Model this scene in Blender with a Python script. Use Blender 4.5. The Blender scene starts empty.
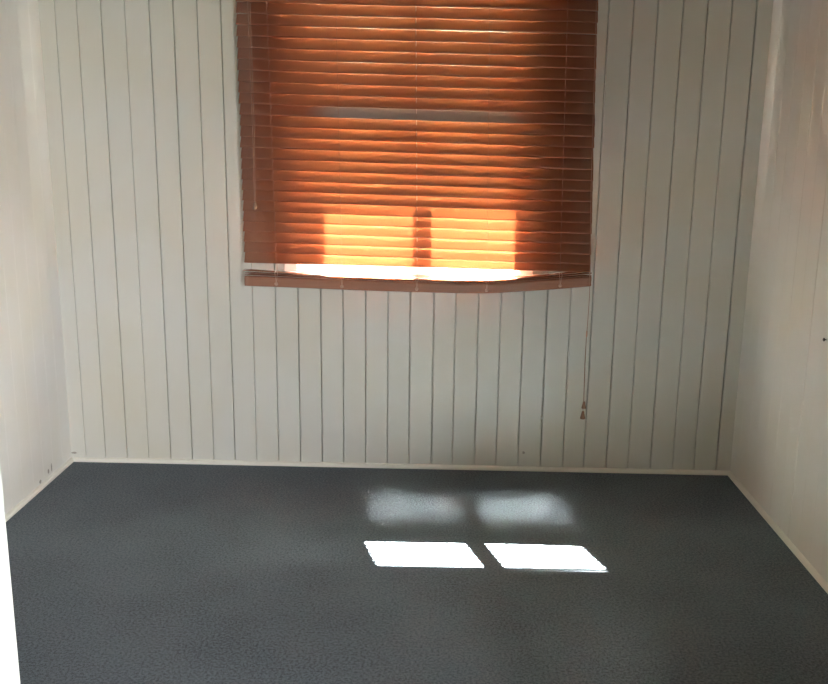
import bpy, bmesh, math, random
from mathutils import Vector, Matrix
random.seed(7)
S = bpy.context.scene
C = S.collection
W = 2.8            # room width
FRONT = -3.35      # room face of the front wall (the doorway the camera stands in)
H = 2.7

# ------------------------------------------------------------------ materials
def mat(name):
    m = bpy.data.materials.new(name); m.use_nodes = True
    nt = m.node_tree
    return m, nt, nt.nodes['Principled BSDF']

def N(nt, t, **kw):
    n = nt.nodes.new(t)
    for k, v in kw.items():
        if k in n.inputs: n.inputs[k].default_value = v
        else: setattr(n, k, v)
    return n

def simple(name, col, rough=.5, bump=0, bscale=200, var=0):
    m, nt, p = mat(name)
    p.inputs['Base Color'].default_value = (*col, 1); p.inputs['Roughness'].default_value = rough
    if bump or var:
        tc = N(nt, 'ShaderNodeTexCoord'); nz = N(nt, 'ShaderNodeTexNoise', Scale=bscale, Detail=4.0)
        nt.links.new(tc.outputs['Object'], nz.inputs['Vector'])
        if bump:
            b = N(nt, 'ShaderNodeBump', Strength=bump, Distance=.002)
            nt.links.new(nz.outputs['Fac'], b.inputs['Height']); nt.links.new(b.outputs[0], p.inputs['Normal'])
        if var:
            r = N(nt, 'ShaderNodeMixRGB'); r.inputs[1].default_value = (*[c*(1-var) for c in col], 1)
            r.inputs[2].default_value = (*[min(1, c*(1+var)) for c in col], 1)
            nt.links.new(nz.outputs['Fac'], r.inputs[0]); nt.links.new(r.outputs[0], p.inputs['Base Color'])
    return m

def wall_paint(name, col, marks=()):
    """satin cream paint over boards: faint brush texture, patchy yellowing, small chips at given object-space spots"""
    m, nt, p = mat(name)
    tc = N(nt, 'ShaderNodeTexCoord'); L = nt.links.new
    big = N(nt, 'ShaderNodeTexNoise', Scale=2.3, Detail=3.0); L(tc.outputs['Object'], big.inputs['Vector'])
    mp = N(nt, 'ShaderNodeMapping'); mp.inputs['Scale'].default_value = (60, 60, 5); L(tc.outputs['Object'], mp.inputs['Vector'])
    br = N(nt, 'ShaderNodeTexNoise', Scale=1.5, Detail=5.0); L(mp.outputs[0], br.inputs['Vector'])
    mix = N(nt, 'ShaderNodeMixRGB'); mix.inputs[1].default_value = (*col, 1)
    mix.inputs[2].default_value = (col[0]*.97, col[1]*.94, col[2]*.86, 1)
    rmp = N(nt, 'ShaderNodeMapRange'); rmp.inputs[1].default_value = .4; rmp.inputs[2].default_value = .7
    L(big.outputs['Fac'], rmp.inputs[0]); L(rmp.outputs[0], mix.inputs[0])
    out = mix.outputs[0]
    for (x, y, z, rx, ry, rz) in marks:
        mm = N(nt, 'ShaderNodeMapping'); mm.vector_type = 'TEXTURE'
        mm.inputs['Location'].default_value = (x, y, z); mm.inputs['Scale'].default_value = (rx, ry, rz)
        L(tc.outputs['Object'], mm.inputs['Vector'])
        ln = N(nt, 'ShaderNodeVectorMath', operation='LENGTH'); L(mm.outputs[0], ln.inputs[0])
        ad = N(nt, 'ShaderNodeTexNoise', Scale=160.0); L(tc.outputs['Object'], ad.inputs['Vector'])
        sm = N(nt, 'ShaderNodeMath', operation='ADD'); L(ln.outputs['Value'], sm.inputs[0]); L(ad.outputs['Fac'], sm.inputs[1])
        mr = N(nt, 'ShaderNodeMapRange'); mr.inputs[1].default_value = 1.25; mr.inputs[2].default_value = 1.6
        mr.inputs[3].default_value = 1; mr.inputs[4].default_value = 0; L(sm.outputs[0], mr.inputs[0])
        mx = N(nt, 'ShaderNodeMixRGB'); mx.inputs[2].default_value = (.36, .32, .27, 1)
        L(mr.outputs[0], mx.inputs[0]); L(out, mx.inputs[1]); out = mx.outputs[0]
    L(out, p.inputs['Base Color'])
    p.inputs['Roughness'].default_value = .42
    b = N(nt, 'ShaderNodeBump', Strength=.12, Distance=.001); L(br.outputs['Fac'], b.inputs['Height']); L(b.outputs[0], p.inputs['Normal'])
    return m

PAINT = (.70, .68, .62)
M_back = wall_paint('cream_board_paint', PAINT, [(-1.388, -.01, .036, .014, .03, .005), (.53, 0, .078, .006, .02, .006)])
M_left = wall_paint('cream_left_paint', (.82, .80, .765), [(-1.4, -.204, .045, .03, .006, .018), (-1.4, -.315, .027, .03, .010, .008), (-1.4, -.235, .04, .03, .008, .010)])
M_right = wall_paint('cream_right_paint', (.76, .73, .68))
M_trim = simple('cream_trim_paint', (.82, .79, .70), .4, .1, 60, .03)
M_white = simple('white_gloss_paint', (.86, .86, .84), .3, .05, 60)
M_ceil = simple('tan_ceiling_paint', (.42, .37, .29), .8, .05, 80)

def carpet():
    m, nt, p = mat('grey_blue_carpet'); L = nt.links.new
    tc = N(nt, 'ShaderNodeTexCoord')
    a = N(nt, 'ShaderNodeTexNoise', Scale=130.0, Detail=3.0, Roughness=.7); L(tc.outputs['Object'], a.inputs['Vector'])
    f = N(nt, 'ShaderNodeTexNoise', Scale=420.0, Detail=2.0); L(tc.outputs['Object'], f.inputs['Vector'])
    g = N(nt, 'ShaderNodeTexNoise', Scale=3.0, Detail=4.0); L(tc.outputs['Object'], g.inputs['Vector'])
    add = N(nt, 'ShaderNodeMath', operation='MULTIPLY_ADD'); L(f.outputs['Fac'], add.inputs[0]); add.inputs[1].default_value = .6; L(a.outputs['Fac'], add.inputs[2])
    ad2 = N(nt, 'ShaderNodeMath', operation='MULTIPLY_ADD'); L(g.outputs['Fac'], ad2.inputs[0]); ad2.inputs[1].default_value = .22; L(add.outputs[0], ad2.inputs[2])
    r = N(nt, 'ShaderNodeValToRGB'); L(ad2.outputs[0], r.inputs[0])
    r.color_ramp.elements[0].position = .62; r.color_ramp.elements[0].color = (.028, .036, .045, 1)
    r.color_ramp.elements[1].position = 1.0; r.color_ramp.elements[1].color = (.135, .160, .182, 1)
    e = r.color_ramp.elements.new(.80); e.color = (.058, .072, .086, 1)
    L(r.outputs[0], p.inputs['Base Color']); p.inputs['Roughness'].default_value = 1; p.inputs['Specular IOR Level'].default_value = .1
    p.inputs['Sheen Weight'].default_value = .10; p.inputs['Sheen Roughness'].default_value = .6
    b = N(nt, 'ShaderNodeBump', Strength=.8, Distance=.004); L(add.outputs[0], b.inputs['Height']); L(b.outputs[0], p.inputs['Normal'])
    return m
M_carpet = carpet()

def slat_mat(name, col, tcol, tr):
    """tan-red translucent blind slat: diffuse + light let through + a soft sheen"""
    m = bpy.data.materials.new(name); m.use_nodes = True; nt = m.node_tree; nt.nodes.clear(); L = nt.links.new
    out = N(nt, 'ShaderNodeOutputMaterial'); tc = N(nt, 'ShaderNodeTexCoord')
    mp = N(nt, 'ShaderNodeMapping'); mp.inputs['Scale'].default_value = (1.5, 60, 60); L(tc.outputs['Object'], mp.inputs['Vector'])
    nz = N(nt, 'ShaderNodeTexNoise', Scale=2.0, Detail=4.0); L(mp.outputs[0], nz.inputs['Vector'])
    mx = N(nt, 'ShaderNodeMixRGB'); L(nz.outputs['Fac'], mx.inputs[0])
    mx.inputs[1].default_value = (*[c*.85 for c in col], 1); mx.inputs[2].default_value = (*[c*1.15 for c in col], 1)
    d = N(nt, 'ShaderNodeBsdfDiffuse'); L(mx.outputs[0], d.inputs['Color'])
    t = N(nt, 'ShaderNodeBsdfTranslucent'); t.inputs['Color'].default_value = (*tcol, 1)
    m1 = N(nt, 'ShaderNodeMixShader'); m1.inputs[0].default_value = tr; L(d.outputs[0], m1.inputs[1]); L(t.outputs[0], m1.inputs[2])
    g = N(nt, 'ShaderNodeBsdfGlossy', Roughness=.16); g.inputs['Color'].default_value = (1, 1, 1, 1)
    fr = N(nt, 'ShaderNodeFresnel', IOR=1.6)
    m2 = N(nt, 'ShaderNodeMixShader'); L(fr.outputs[0], m2.inputs[0]); L(m1.outputs[0], m2.inputs[1]); L(g.outputs[0], m2.inputs[2])
    L(m2.outputs[0], out.inputs[0])
    return m
M_slat = slat_mat('terracotta_slat', (.34, .112, .062), (1, .52, .29), .29)
M_rail = slat_mat('terracotta_rail', (.42, .20, .13), (.9, .4, .2), .04)
M_dull = slat_mat('grey_middle_slat', (.32, .105, .058), (.9, .6, .4), .10)
def _dull():  # mixes grey into the slat colour across the middle, fading at both ends
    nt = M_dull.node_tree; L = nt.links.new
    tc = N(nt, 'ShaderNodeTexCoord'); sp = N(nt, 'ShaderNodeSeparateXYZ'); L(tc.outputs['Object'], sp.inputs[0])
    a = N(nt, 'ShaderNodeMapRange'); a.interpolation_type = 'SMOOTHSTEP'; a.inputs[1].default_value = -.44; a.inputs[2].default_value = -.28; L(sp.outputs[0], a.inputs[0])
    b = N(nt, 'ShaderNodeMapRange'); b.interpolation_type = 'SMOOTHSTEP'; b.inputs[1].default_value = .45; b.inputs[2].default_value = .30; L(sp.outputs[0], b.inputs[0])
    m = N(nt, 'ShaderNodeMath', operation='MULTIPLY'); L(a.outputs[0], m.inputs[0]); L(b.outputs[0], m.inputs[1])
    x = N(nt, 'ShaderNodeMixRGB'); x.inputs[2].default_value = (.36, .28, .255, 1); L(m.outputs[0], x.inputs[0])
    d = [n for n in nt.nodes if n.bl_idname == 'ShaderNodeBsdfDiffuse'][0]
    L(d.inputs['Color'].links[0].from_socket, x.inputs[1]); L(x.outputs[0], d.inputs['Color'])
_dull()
M_cord = simple('tan_cord', (.42, .22, .14), .8)
M_liftcord = simple('pale_cord', (.80, .66, .55), .8)
M_sidecord = simple('brown_pink_cord', (.52, .27, .19), .8)
M_wood = simple('tassel_wood', (.32, .17, .10), .45, .1, 150, .15)
M_plug = simple('pale_plug', (.60, .36, .25), .35)
M_metal = simple('dark_screw_metal', (.06, .05, .045), .4)
M_ground = simple('grass_ground', (.05, .062, .033), .9, .2, 6, .1)
M_ext = simple('weatherboard_paint', (.72, .70, .66), .6)
M_roof = simple('soffit_paint', (.55, .53, .50), .7)

def glass():
    m = bpy.data.materials.new('window_glass'); m.use_nodes = True; nt = m.node_tree; nt.nodes.clear(); L = nt.links.new
    out = N(nt, 'ShaderNodeOutputMaterial'); t = N(nt, 'ShaderNodeBsdfTransparent'); t.inputs[0].default_value = (.95, .97, .96, 1)
    g = N(nt, 'ShaderNodeBsdfGlossy', Roughness=.02); f = N(nt, 'ShaderNodeLayerWeight'); f.inputs['Blend'].default_value = .15
    k = N(nt, 'ShaderNodeMath', operation='MULTIPLY_ADD'); L(f.outputs['Facing'], k.inputs[0]); k.inputs[1].default_value = .5; k.inputs[2].default_value = .03
    x = N(nt, 'ShaderNodeMixShader'); L(k.outputs[0], x.inputs[0]); L(t.outputs[0], x.inputs[1]); L(g.outputs[0], x.inputs[2]); L(x.outputs[0], out.inputs[0])
    return m
M_glass = glass()

# ------------------------------------------------------------------ mesh helpers
def bx(bm, a, b):
    a, b = [min(p, q) for p, q in zip(a, b)], [max(p, q) for p, q in zip(a, b)]
    vs = [bm.verts.new((x, y, z)) for x in (a[0], b[0]) for y in (a[1], b[1]) for z in (a[2], b[2])]
    for f in ((0, 1, 3, 2), (4, 6, 7, 5), (0, 4, 5, 1), (2, 3, 7, 6), (0, 2, 6, 4), (1, 5, 7, 3)):
        bm.faces.new([vs[i] for i in f])

def obj(name, bm, m, parent=None, bevel=0, smooth=False):
    bmesh.ops.recalc_face_normals(bm, faces=bm.faces)
    me = bpy.data.meshes.new(name); bm.to_mesh(me); bm.free()
    if smooth:
        for p in me.polygons: p.use_smooth = True
    me.materials.append(m); o = bpy.data.objects.new(name, me); C.objects.link(o)
    if parent: o.parent = parent
    if bevel:
        b = o.modifiers.new('bevel', 'BEVEL'); b.width = bevel; b.segments = 2; b.limit_method = 'ANGLE'
    return o

def struct(name, bm, m, parent=None, **k):
    o = obj(name, bm, m, parent, **k)
    if not parent: o['kind'] = 'structure'
    return o

def tube(bm, pts, r, n=8):
    pts = [Vector(p) for p in pts]; rings = []
    for i, p in enumerate(pts):
        d = (pts[min(i+1, len(pts)-1)] - pts[max(i-1, 0)]).normalized()
        a = d.cross(Vector((0, 1, 0)) if abs(d.y) < .9 else Vector((1, 0, 0))).normalized(); b = d.cross(a)
        rings.append([bm.verts.new(p + (a*math.cos(t*2*math.pi/n) + b*math.sin(t*2*math.pi/n))*r) for t in range(n)])
    for u, v in zip(rings, rings[1:]):
        for k in range(n): bm.faces.new((u[k], u[(k+1) % n], v[(k+1) % n], v[k]))
    bm.faces.new(rings[0][::-1]); bm.faces.new(rings[-1])

def lathe(bm, c, prof, n=20, axis='z'):
    rings = []
    for r, h in prof:
        ring = []
        for t in range(n):
            a = t*2*math.pi/n
            v = Vector((r*math.cos(a), r*math.sin(a), h))
            if axis == 'y': v = Vector((v.x, -h, v.y))
            if axis == 'x': v = Vector((-h, v.x, v.y))
            ring.append(bm.verts.new(Vector(c) + v))
        rings.append(ring)
    for u, v in zip(rings, rings[1:]):
        for k in range(n): bm.faces.new((u[k], u[(k+1) % n], v[(k+1) % n], v[k]))
    bm.faces.new(rings[0][::-1]); bm.faces.new(rings[-1])

def board_profile(length, grooves, brk=()):
    """(x, depth) points over 0..length; each groove is (x, gap, chamfer, depth)"""
    pts = [(0, 0)]
    for x, g, c, d in sorted(grooves):
        pts += [(x-g/2-c, 0), (x-g/2, c*.8), (x-g/2, d), (x+g/2, d), (x+g/2, c*.8), (x+g/2+c, 0)]
    pts.append((length, 0))
    for b in brk:
        pts.append((b, 0))
    return sorted(pts, key=lambda p: p[0]) if brk else pts

# ------------------------------------------------------------------ room shell
GX = [-1.3377, -1.2523, -1.1593, -1.0664, -.9717, -.8791, -.7866, -.6953, -.6023, -.5084, -.415, -.3223, -.2304, -.1375, -.0463,
      .0452, .1415, .2298, .3238, .4139, .5064, .6015, .6965, .785, .8795, .9708, 1.065, 1.158, 1.248, 1.341]
GW = {0: .0016, 1: .0024, 2: .0030, 3: .0018, 4: .0030, 5: .0034, 6: .0022, 7: .0034, 8: .0018, 9: .0026, 10: .0034, 11: .0036, 12: .0030, 13: .0034, 14: .0026,
      15: .0034, 16: .0036, 17: .0026, 18: .0030, 19: .0026, 20: .0026, 21: .0042, 22: .0026, 23: .0026, 24: .0032, 25: .0024, 26: .0030, 27: .0022, 28: .0026, 29: .0042}
WX0, WX1, WZ0, WZ1 = -.415, .485, .81, 2.05      # window opening
bm = bmesh.new()
prof = [(-W/2-.1, 0.0)]
for i, x in enumerate(GX):
    g = GW[i]*1.1; c = .0022
    prof += [(x-g/2-c, 0), (x-g/2, .0016), (x-g/2, .022), (x+g/2, .022), (x+g/2, .0016), (x+g/2+c, 0)]
prof.append((W/2+.1, 0))
def strip(bm, p, q, z0, z1):
    v = [bm.verts.new((p[0], p[1], z0)), bm.verts.new((q[0], q[1], z0)), bm.verts.new((q[0], q[1], z1)), bm.verts.new((p[0], p[1], z1))]
    bm.faces.new(v)
for p, q in zip(prof, prof[1:]):
    cuts = [p] + [(b, 0.0) for b in (WX0, WX1) if p[0] < b < q[0] and p[1] == q[1] == 0] + [q]
    for a, b in zip(cuts, cuts[1:]):
        mid = (a[0]+b[0])/2
        if WX0 < mid < WX1:
            strip(bm, a, b, -.02, WZ0); strip(bm, a, b, WZ1, H+.02)
        else: strip(bm, a, b, -.02, H+.02)
T = .12
bx(bm, (-W/2-.1, .0225, -.02), (WX0, T, H+.02)); bx(bm, (WX1, .0225, -.02), (W/2+.1, T, H+.02))
bx(bm, (WX0, .0225, -.02), (WX1, T, WZ0)); bx(bm, (WX0, .0225, WZ1), (WX1, T, H+.02))
wb = struct('wall_back', bm, M_back)

def side_wall(name, sx, grooves, m):
    bm = bmesh.new(); x0 = sx*W/2
    pr = [(.0, 0)]
    for y, g, c, d in grooves: pr += [(y+g/2+c, 0), (y+g/2, c*.7), (y+g/2, d), (y-g/2, d), (y-g/2, c*.7), (y-g/2-c, 0)]
    pr.append((FRONT-.12, 0))
    for p, q in zip(pr, pr[1:]):
        v = [bm.verts.new((x0+sx*p[1], p[0], -.02)), bm.verts.new((x0+sx*q[1], q[0], -.02)), bm.verts.new((x0+sx*q[1], q[0], H+.02)), bm.verts.new((x0+sx*p[1], p[0], H+.02))]
        bm.faces.new(v)
    bx(bm, (x0+sx*.0095, .0, -.02), (x0+sx*.10, FRONT-.12, H+.02))
    return struct(name, bm, m)
gl = [(-.093*k, .0003, .0006, .0008) for k in range(1, 36)]
side_wall('wall_left', -1, gl, M_left)
gr = []
for k in range(1, 36):
    y = -.0945*k
    gr.append((y, .0030, .0026, .007) if k in (7, 11, 15, 19, 24, 29) else ((y, .0006, .0012, .0016) if k == 5 else (y, .0003, .0006, .0008)))
side_wall('wall_right', 1, gr, M_right)

bm = bmesh.new(); bx(bm, (-W/2-.1, FRONT-.12, -.1), (W/2+.1, T, 0)); struct('floor', bm, M_carpet)
bm = bmesh.new(); bx(bm, (-W/2-.1, FRONT-.12, H), (W/2+.1, T, H+.08)); struct('ceiling', bm, M_ceil)

# baseboards: slim quarter-round beads along the carpet
def bead(name, a, b, n_in):
    """quarter-round bead from a to b, n_in = unit direction into the room"""
    bm = bmesh.new(); a, b, n_in = Vector(a), Vector(b), Vector(n_in); r = .013
    pf = [(0, 0)] + [(r*math.cos(t*math.pi/12), .004+r*math.sin(t*math.pi/12)) for t in range(0, 7)] + [(0, r+.004)]
    pf.insert(1, (r, 0))
    A = [bm.verts.new(a + n_in*u + Vector((0, 0, v))) for u, v in pf]; B = [bm.verts.new(b + n_in*u + Vector((0, 0, v))) for u, v in pf]
    for k in range(len(pf)): bm.faces.new((A[k], A[(k+1) % len(pf)], B[(k+1) % len(pf)], B[k]))
    bm.faces.new(A[::-1]); bm.faces.new(B)
    return struct(name, bm, M_trim)
bead('baseboard_back', (-W/2, 0, 0), (W/2, 0, 0), (0, -1, 0))
bead('baseboard_left', (-W/2, -.0, 0), (-W/2, FRONT, 0), (1, 0, 0))
bead('baseboard_right', (W/2, -.0, 0), (W/2, FRONT, 0), (-1, 0, 0))

# front wall with the doorway the photographer stands in
DX0, DX1, DH = -.024, .80, 2.05
bm = bmesh.new(); y0, y1 = FRONT, FRONT-.12
bx(bm, (-W/2, y0, 0), (DX0-.02, y1, H)); bx(bm, (DX1+.02, y0, 0), (W/2, y1, H)); bx(bm, (DX0-.02, y0, DH+.02), (DX1+.02, y1, H))
struct('wall_front', bm, M_left)
bm = bmesh.new()
bx(bm, (DX0-.02, y0+.0, 0), (DX0, y1-.02, DH+.02)); bx(bm, (DX1, y0, 0), (DX1+.02, y1-.02, DH+.02)); bx(bm, (DX0, y0, DH), (DX1, y1-.02, DH+.02))
struct('door_1', bm, M_white, bevel=.001)

# the hall behind the doorway
HY0, HY1, HX0, HX1 = FRONT-.12, -4.95, -1.5, 2.1
HWX0, HWX1, HWZ0, HWZ1 = .95, 1.95, .55, 1.95      # hall window opening
bm = bmesh.new(); bx(bm, (HX0-.1, HY1-.1, -.1), (HX1+.1, HY0, 0)); struct('floor_hall', bm, M_carpet)
bm = bmesh.new(); bx(bm, (HX0-.1, HY1-.1, H), (HX1+.1, HY0, H+.08)); struct('ceiling_hall', bm, M_ceil)
bm = bmesh.new(); bx(bm, (HX0-.1, HY1-.1, 0), (HX0, HY0, H)); struct('wall_hall_left', bm, M_left)
bm = bmesh.new(); bx(bm, (HX1, HY1-.1, 0), (HX1+.1, HY0, H)); struct('wall_hall_right', bm, M_right)
bm = bmesh.new()
bx(bm, (HX0, HY1-.1, 0), (HWX0, HY1, H)); bx(bm, (HWX1, HY1-.1, 0), (HX1, HY1, H))
bx(bm, (HWX0, HY1-.1, 0), (HWX1, HY1, HWZ0)); bx(bm, (HWX0, HY1-.1, HWZ1), (HWX1, HY1, H))
bx(bm, (W/2+.1, HY0, 0), (HX1+.1, HY0+.1, H)); bx(bm, (HX0-.1, HY0, 0), (-W/2-.1, HY0+.1, H))
struct('wall_hall_back', bm, M_left)
w2 = bpy.data.objects.new('window_2', None); C.objects.link(w2); w2.location = (1.45, HY1, HWZ0); w2['kind'] = 'structure'
bm = bmesh.new()
for a, b in (((-.5, -.08, 0), (-.45, -.03, 1.4)), ((.45, -.08, 0), (.5, -.03, 1.4)), ((-.45, -.08, 0), (.45, -.03, .05)), ((-.45, -.08, 1.35), (.45, -.03, 1.4)), ((-.45, -.075, .68), (.45, -.035, .72))): bx(bm, a, b)
obj('window_frame', bm, M_white, w2)

# ------------------------------------------------------------------ window
win = bpy.data.objects.new('window_1', None); C.objects.link(win); win['kind'] = 'structure'
bm = bmesh.new()   # lining + architrave on the room side
bx(bm, (WX0, -.001, WZ0), (WX0+.012, T+.03, WZ1)); bx(bm, (WX1-.012, -.001, WZ0), (WX1, T+.03, WZ1)); bx(bm, (WX0+.012, -.001, WZ1-.012), (WX1-.012, T+.03, WZ1))
aw, at = .050, .026
bx(bm, (WX0-aw, -at, .835), (WX0+.004, -.0005, WZ1+aw)); bx(bm, (WX1-.004, -at, .835), (WX1+aw, -.0005, WZ1+aw)); bx(bm, (WX0+.004, -at, WZ1-.004), (WX1-.004, -.0005, WZ1+aw))
obj('window_frame', bm, M_white, win, bevel=.002)
bm = bmesh.new(); bx(bm, (WX0-.075, -.042, .812), (WX1+.075, -.0005, .838)); bx(bm, (WX0+.001, -.002, .812), (WX1-.001, T+.06, .835))
obj('window_sill', bm, M_white, win, bevel=.002)
GLX = (-.343, .416); MU = (.014, .077)
def sash(z0, z1, y, zb, zt):
    bm = bmesh.new(); yo = y+.035
    bx(bm, (WX0+.013, y, z0), (GLX[0], yo, z1)); bx(bm, (GLX[1], y, z0), (WX1-.013, yo, z1))
    bx(bm, (GLX[0], y, z0), (GLX[1], yo, z0+zb)); bx(bm, (GLX[0], y, z1-zt), (GLX[1], yo, z1))
    s = obj('sash', bm, M_white, win, bevel=.0015)
    bm = bmesh.new(); bx(bm, (MU[0], y+.003, z0+zb), (MU[1], yo-.003, z1-zt)); obj('glazing_bar', bm, M_white, s)
    for a, b in ((GLX[0], MU[0]), (MU[1], GLX[1])):
        bm = bmesh.new(); bx(bm, (a, y+.016, z0+zb), (b, y+.019, z1-zt)); obj('pane', bm, M_glass, s)
sash(.8385, 1.494, .045, .045, .064)
sash(1.432, WZ1-.013, .085, .040, .05)

# ------------------------------------------------------------------ venetian blind
blind = bpy.data.objects.new('venetian_blind', None); C.objects.link(blind); blind.location = (0, 0, 0)
blind['label'] = 'terracotta brown venetian blind with tilted slats hanging over the sunlit window'
blind['category'] = 'blind'
def yb(z): return -.072 - .004*(2.0-z)/1.2
def xs(z):                                            # left and right ends
    t = (1.87-z)/1.08
    return -.6197+.0075*t, .7314+.0275*t
def slat_bm(L, w=.05, th=.0020, crown=.0014, nx=10, curve=None):
    """slat along local X centred on the origin, lying flat, crowned upward; curve(x) adds height"""
    bm = bmesh.new(); ns = 10; rings = []
    for i in range(nx+1):
        x = -L/2 + L*i/nx; dz = curve(x) if curve else 0
        top = []; bot = []
        for k in range(ns+1):
            s = -w/2 + w*k/ns; e = 1-(2*s/w)**2; t = th*.5*(.35+.65*min(1, e*5))
            zc = crown*e - crown*.6
            top.append((x, s, zc+t+dz)); bot.append((x, s, zc-t+dz))
        rings.append([bm.verts.new(p) for p in top + bot[::-1]])
    n = len(rings[0])
    for u, v in zip(rings, rings[1:]):
        for k in range(n): bm.faces.new((u[k], u[(k+1) % n], v[(k+1) % n], v[k]))
    bm.faces.new(rings[0][::-1]); bm.faces.new(rings[-1])
    return bm
def add_slat(zline_left, tilt, droop, jitter=0):
    zc = zline_left - .017
    xm0, xm1 = xs(zc); L = xm1-xm0; xm = (xm0+xm1)/2
    o = obj('slat', slat_bm(L), M_slat, blind, smooth=True)
    z = zc + droop*(xm+.41)
    o.matrix_local = Matrix.Translation((xm+jitter, yb(zc), z)) @ Matrix.Rotation(-math.atan(droop)*-1, 4, 'Y').inverted() @ Matrix.Rotation(math.radians(tilt), 4, 'X')
    return o, xm, z
TILT = 62
slats = []
for i in range(-6, 24):
    zl = 1.8543 - .0411*i if i <= 13 else 1.8543-.0411*13-.04045*(i-13)
    tilt = TILT + random.uniform(-.8, .8); dr = -.0165 - .006*max(0, min(1, i/18))
    if i == 23: dr = -.012
    slats.append(add_slat(zl, tilt, dr + random.uniform(-.0006, .0006), random.uniform(-.0015, .0015)))
    if i == 9:      # the one slat coloured grey along its middle
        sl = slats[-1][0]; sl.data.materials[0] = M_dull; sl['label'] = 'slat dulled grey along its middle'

# bottom rail, bowed, with the spare slats stacked on it
KX = [-0.6121, -0.3952, -0.2149, 0.0689, 0.3405, 0.4834, 0.6415, 0.759]; KZ = [0.7866, 0.7821, 0.7775, 0.7724, 0.7719, 0.7816, 0.7952, 0.8074]
def railz(x):
    if x <= KX[0]: return KZ[0]
    for a in range(7):
        if x <= KX[a+1]:
            t = (x-KX[a])/(KX[a+1]-KX[a]); m0 = (KZ[a+1]-KZ[max(a-1, 0)])/(KX[a+1]-KX[max(a-1, 0)])*(KX[a+1]-KX[a])
            b = min(a+2, 7); m1 = (KZ[b]-KZ[a])/(KX[b]-KX[a])*(KX[a+1]-KX[a])
            return (2*t**3-3*t**2+1)*KZ[a]+(t**3-2*t**2+t)*m0+(-2*t**3+3*t**2)*KZ[a+1]+(t**3-t**2)*m1
    return KZ[-1]
RY = -.0755
bm = bmesh.new(); rings = []; RH = .040; RD = .0245; nn = 60
for i in range(nn+1):
    x = KX[0] + (KX[-1]-KX[0])*i/nn; z = railz(x); pf = []
    for (cx, cz, a0) in ((RD-.006, .006, -90), (RD-.006, RH-.010, 0), (-RD+.010, RH-.010, 90), (-RD+.006, .006, 180)):
        r = .010 if cz > .01 and a0 in (90,) else .006
        for t in range(5):
            a = math.radians(a0+t*22.5); pf.append((x, RY+cx+r*math.cos(a), z+cz+r*math.sin(a)))
    rings.append([bm.verts.new(p) for p in pf])
for u, v in zip(rings, rings[1:]):
    for k in range(len(u)): bm.faces.new((u[k], u[(k+1) % len(u)], v[(k+1) % len(u)], v[k]))
bm.faces.new(rings[0][::-1]); bm.faces.new(rings[-1])
rail = obj('bottom_rail', bm, M_rail, blind, smooth=True)
for k in range(3):
    lift = (.002, .004, .010)[k]
    def cv(x, k=k, lift=lift):
        X = x + .0735
        return railz(X) + RH + .0036 + .0048*k + (lift*max(0, min(1, (-X-.25)/.35))**1.3 if 1 else 0) + .008*k/2*max(0, min(1, (X-.45)/.3))
    o = obj('stacked_slat', slat_bm(1.370, w=.048, nx=48, curve=cv), M_rail if k < 2 else M_slat, blind, smooth=True)
    o.location = (.0735 + (-.006 if k == 2 else random.uniform(-.002, .002)), RY + random.uniform(-.0015, .0015), 0)

# head rail above the slats
bm = bmesh.new(); bx(bm, (-.63, -.100, 2.115), (.73, -.045, 2.165)); obj('head_rail', bm, M_rail, blind, bevel=.003)
for x in (-.55, .65):
    bm = bmesh.new(); bx(bm, (x-.02, -.11, 2.165), (x+.02, -.0005, 2.172)); bx(bm, (x-.02, -.006, 2.11), (x+.02, -.0005, 2.172)); obj('mounting_bracket', bm, M_white, blind)

def xc(xref, z):   # a string that follows the slight sideways lean of the blind
    return xref + .019*(1.33-z)/1.08
ZB = .82
for n, xref in enumerate((-.494, -.233, .0635, .340, .628)):
    for side in (-1, 1):
        bm = bmesh.new(); off = side*.0135
        tube(bm, [(xc(xref, z), yb(z)+off*1.02, z) for z in (2.12, 1.8, 1.5, 1.2, .92, .875)], .0006, 6)
        obj('ladder_string', bm, M_cord, blind)
    if n in (0, 2, 4):
        bm = bmesh.new(); tube(bm, [(xc(xref, z)+.001, yb(z), z) for z in (2.12, 1.8, 1.5, 1.2, .95, .855, .83)], .0011 if n == 2 else .0008, 8)
        obj('lift_string', bm, M_liftcord if n == 2 else M_sidecord, blind)
    # loop over the stack and the button it knots into on the rail face
    x = xc(xref, ZB); z = railz(x)
    bm = bmesh.new()
    zz = z+RH+.022
    tube(bm, [(x-.004, RY-.020, zz), (x-.005, RY-.027, zz-.004), (x-.003, RY-.0285, zz-.016), (x, RY-.0275, z+.020), (x+.001, RY-.0262, z+.014)], .0011, 6)
    tube(bm, [(x+.004, RY-.020, zz), (x+.006, RY-.027, zz-.006), (x+.004, RY-.0285, zz-.018), (x+.001, RY-.0275, z+.019)], .0009, 6)
    cp = obj('ladder_loop', bm, M_plug, blind)
    bm = bmesh.new(); lathe(bm, (x, RY-RD, z+.0135), [(.0072, 0), (.0072, .002), (.005, .004), (.001, .0045)], 16, 'y')
    obj('rail_button', bm, M_plug, blind, smooth=True)

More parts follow.
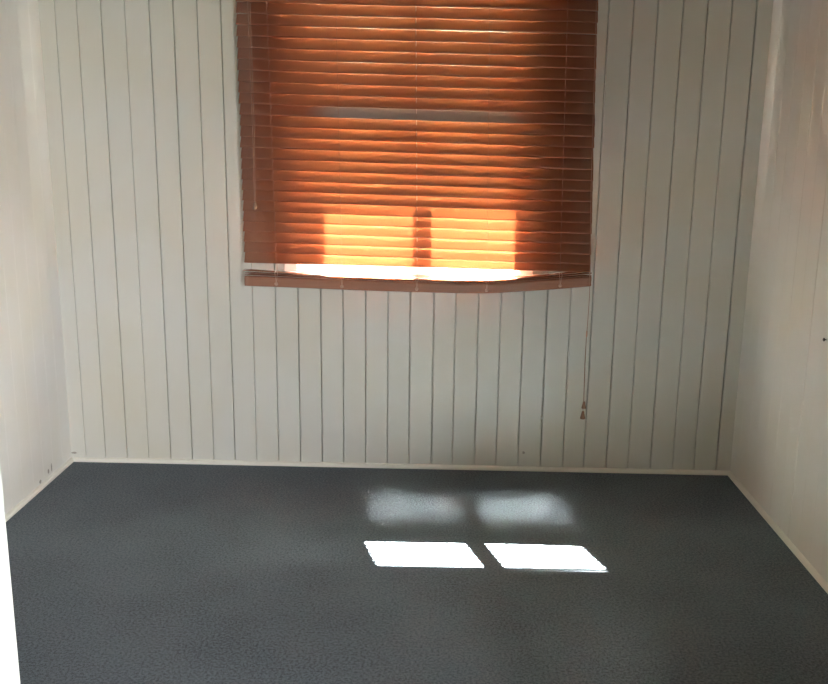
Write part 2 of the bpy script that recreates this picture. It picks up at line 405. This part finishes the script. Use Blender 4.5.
# cords
def tassel(c, s, parent):
    bm = bmesh.new()
    lathe(bm, c, [(r*s*1.3, h*s) for r, h in ((.0015, .015), (.0032, .013), (.0040, .008), (.0048, .002), (.0066, -.008), (.0072, -.012), (.0066, -.014), (.002, -.0145))], 20)
    return obj('tassel', bm, M_wood, parent, smooth=True)
CY = -.112
bm = bmesh.new()
tube(bm, [(.715, -.1, 2.12), (.725, -.103, 1.7), (.737, -.106, 1.2), (.750, -.109, .86), (.7525, CY, .78), (.7515, CY, .70), (.750, CY, .630)], .0011, 8)
lc = obj('pull_cord', bm, M_cord, blind)
bm = bmesh.new(); lathe(bm, (.7495, CY, .618), [(.0012, .014), (.003, .011), (.0034, .003), (.0034, -.006), (.0025, -.012), (.001, -.013)], 16); obj('cord_joiner', bm, M_plug, lc, smooth=True)
bm = bmesh.new(); tube(bm, [(.7495, CY, .606), (.7500, CY, .50), (.7520, CY, .40), (.7535, CY, .335)], .0009, 8)
tube(bm, [(.7485, CY, .606), (.7475, CY-.003, .50), (.7495, CY-.003, .40), (.7510, CY-.004, .297)], .0009, 8)
obj('cord_tail', bm, M_wood, lc)
tassel((.7538, CY, .325), 1.0, lc); tassel((.7510, CY-.004, .284), 1.12, lc)
bm = bmesh.new(); TY = -.108
tube(bm, [(-.562, TY+.008, 2.12), (-.560, TY+.004, 1.8), (-.556, TY, 1.4), (-.5595, TY, 1.121)], .0009, 8)
tube(bm, [(-.572, TY+.008, 2.12), (-.569, TY+.004, 1.8), (-.562, TY-.003, 1.4), (-.5625, TY-.003, 1.116)], .0009, 8)
tc = obj('tilt_cord', bm, M_cord, blind)
tassel((-.5595, TY, 1.109), .8, tc); t2 = tassel((-.5625, TY-.003, 1.102), .8, tc)

# ------------------------------------------------------------------ small things on the walls
bm = bmesh.new(); lathe(bm, (W/2, -.792, .758), [(.0018, -.004), (.0018, .006), (.0055, .0065), (.006, .008), (.0045, .010), (.001, .0108)], 16, 'x')
o = obj('screw', bm, M_metal, None, smooth=True); o['label'] = 'small dark screw head sticking out of the right wall near the photo edge'; o['category'] = 'screw'
bm = bmesh.new(); lathe(bm, (.5985, -.0, .235), [(.0016, -.004), (.0016, .006), (.0050, .007), (.0052, .010), (.002, .012)], 14, 'y')
o = obj('nail', bm, M_white, None, smooth=True); o['label'] = 'white painted nail head in a board groove of the back wall, below the blind'; o['category'] = 'nail'

# ------------------------------------------------------------------ outside
bm = bmesh.new(); bx(bm, (-14, T+.01, -.9), (14, 26, -.8)); struct('ground', bm, M_ground)
bm = bmesh.new(); bx(bm, (-14, -26, -.9), (14, HY1-.11, -.8)); struct('ground_hall', bm, M_ground)
EY = .898
bm = bmesh.new(); bx(bm, (-4, T+.001, 2.35), (4, EY, 2.37)); bx(bm, (-4, EY-.02, 2.35), (4, EY, 2.50)); bx(bm, (-4, HY1-.6, H+.1), (4, EY, H+.14)); bx(bm, (-4, EY-.02, 2.5), (4, EY, H+.14))
struct('roof_eave', bm, M_roof)

# ------------------------------------------------------------------ light
w = bpy.data.worlds.new('sky'); S.world = w; w.use_nodes = True; nt = w.node_tree
bg = nt.nodes['Background']
sk = nt.nodes.new('ShaderNodeTexSky'); sk.sky_type = 'NISHITA'; sk.sun_disc = False
sk.sun_elevation = math.radians(51); sk.sun_rotation = math.radians(-18); sk.air_density = 1; sk.dust_density = 2.5
nt.links.new(sk.outputs[0], bg.inputs[0]); bg.inputs[1].default_value = .05
sd = bpy.data.lights.new('sun', 'SUN'); sd.energy = 150; sd.angle = math.radians(.53); sd.color = (1, .97, .92)
so = bpy.data.objects.new('sun', sd); C.objects.link(so)
so.rotation_euler = Vector((.32, -1, -1.30)).to_track_quat('-Z', 'Y').to_euler(); so.location = (-1, 3, 4)
hd = bpy.data.lights.new('hall_window_daylight', 'AREA'); hd.shape = 'RECTANGLE'; hd.size = .9; hd.size_y = 1.3; hd.energy = 12.5; hd.spread = math.radians(85); hd.color = (.92, .95, 1)
ho = bpy.data.objects.new('hall_window_daylight', hd); C.objects.link(ho); ho.location = (1.45, HY1-.025, 1.30)
ho.rotation_euler = Vector((-.28, 1, -.42)).to_track_quat('-Z', 'Y').to_euler()

for nm, loc, d, sx, sy in (('window_portal', ((WX0+WX1)/2, T+.02, 1.44), (0, -1, 0), .9, 1.22), ('hall_portal', (1.45, HY1-.09, 1.25), (0, 1, 0), 1.0, 1.4)):
    pd = bpy.data.lights.new(nm, 'AREA'); pd.shape = 'RECTANGLE'; pd.size = sx; pd.size_y = sy; pd.cycles.is_portal = True
    po = bpy.data.objects.new(nm, pd); C.objects.link(po); po.location = loc; po.rotation_euler = Vector(d).to_track_quat('-Z', 'Y').to_euler()

# ------------------------------------------------------------------ camera
p_, y_, r_ = .2213, .0247, .0122
f = Vector((-math.sin(y_)*math.cos(p_), math.cos(y_)*math.cos(p_), -math.sin(p_)))
ri = f.cross(Vector((0, 0, 1))).normalized(); up = ri.cross(f)
r2 = ri*math.cos(r_) + up*math.sin(r_); u2 = -ri*math.sin(r_) + up*math.cos(r_)
cd = bpy.data.cameras.new('camera'); cam = bpy.data.objects.new('camera', cd); C.objects.link(cam); S.camera = cam
cd.sensor_fit = 'HORIZONTAL'; cd.sensor_width = 36; cd.lens = 36*921.29/828; cd.clip_start = .02
M = Matrix((r2, u2, -f)).transposed().to_4x4(); M.translation = Vector((.1533, -3.7028, 1.3816)); cam.matrix_world = M

S.view_settings.view_transform = 'Standard'; S.view_settings.look = 'None'; S.view_settings.gamma = 1; S.view_settings.use_curve_mapping = False
S.view_settings.exposure = 2.5
S.cycles.max_bounces = 12; S.cycles.diffuse_bounces = 8; S.cycles.glossy_bounces = 4; S.cycles.transparent_max_bounces = 12
S.cycles.use_guiding = True; S.cycles.use_surface_guiding = True; S.cycles.use_denoising = True; S.cycles.sample_clamp_indirect = 30; S.cycles.blur_glossy = 0
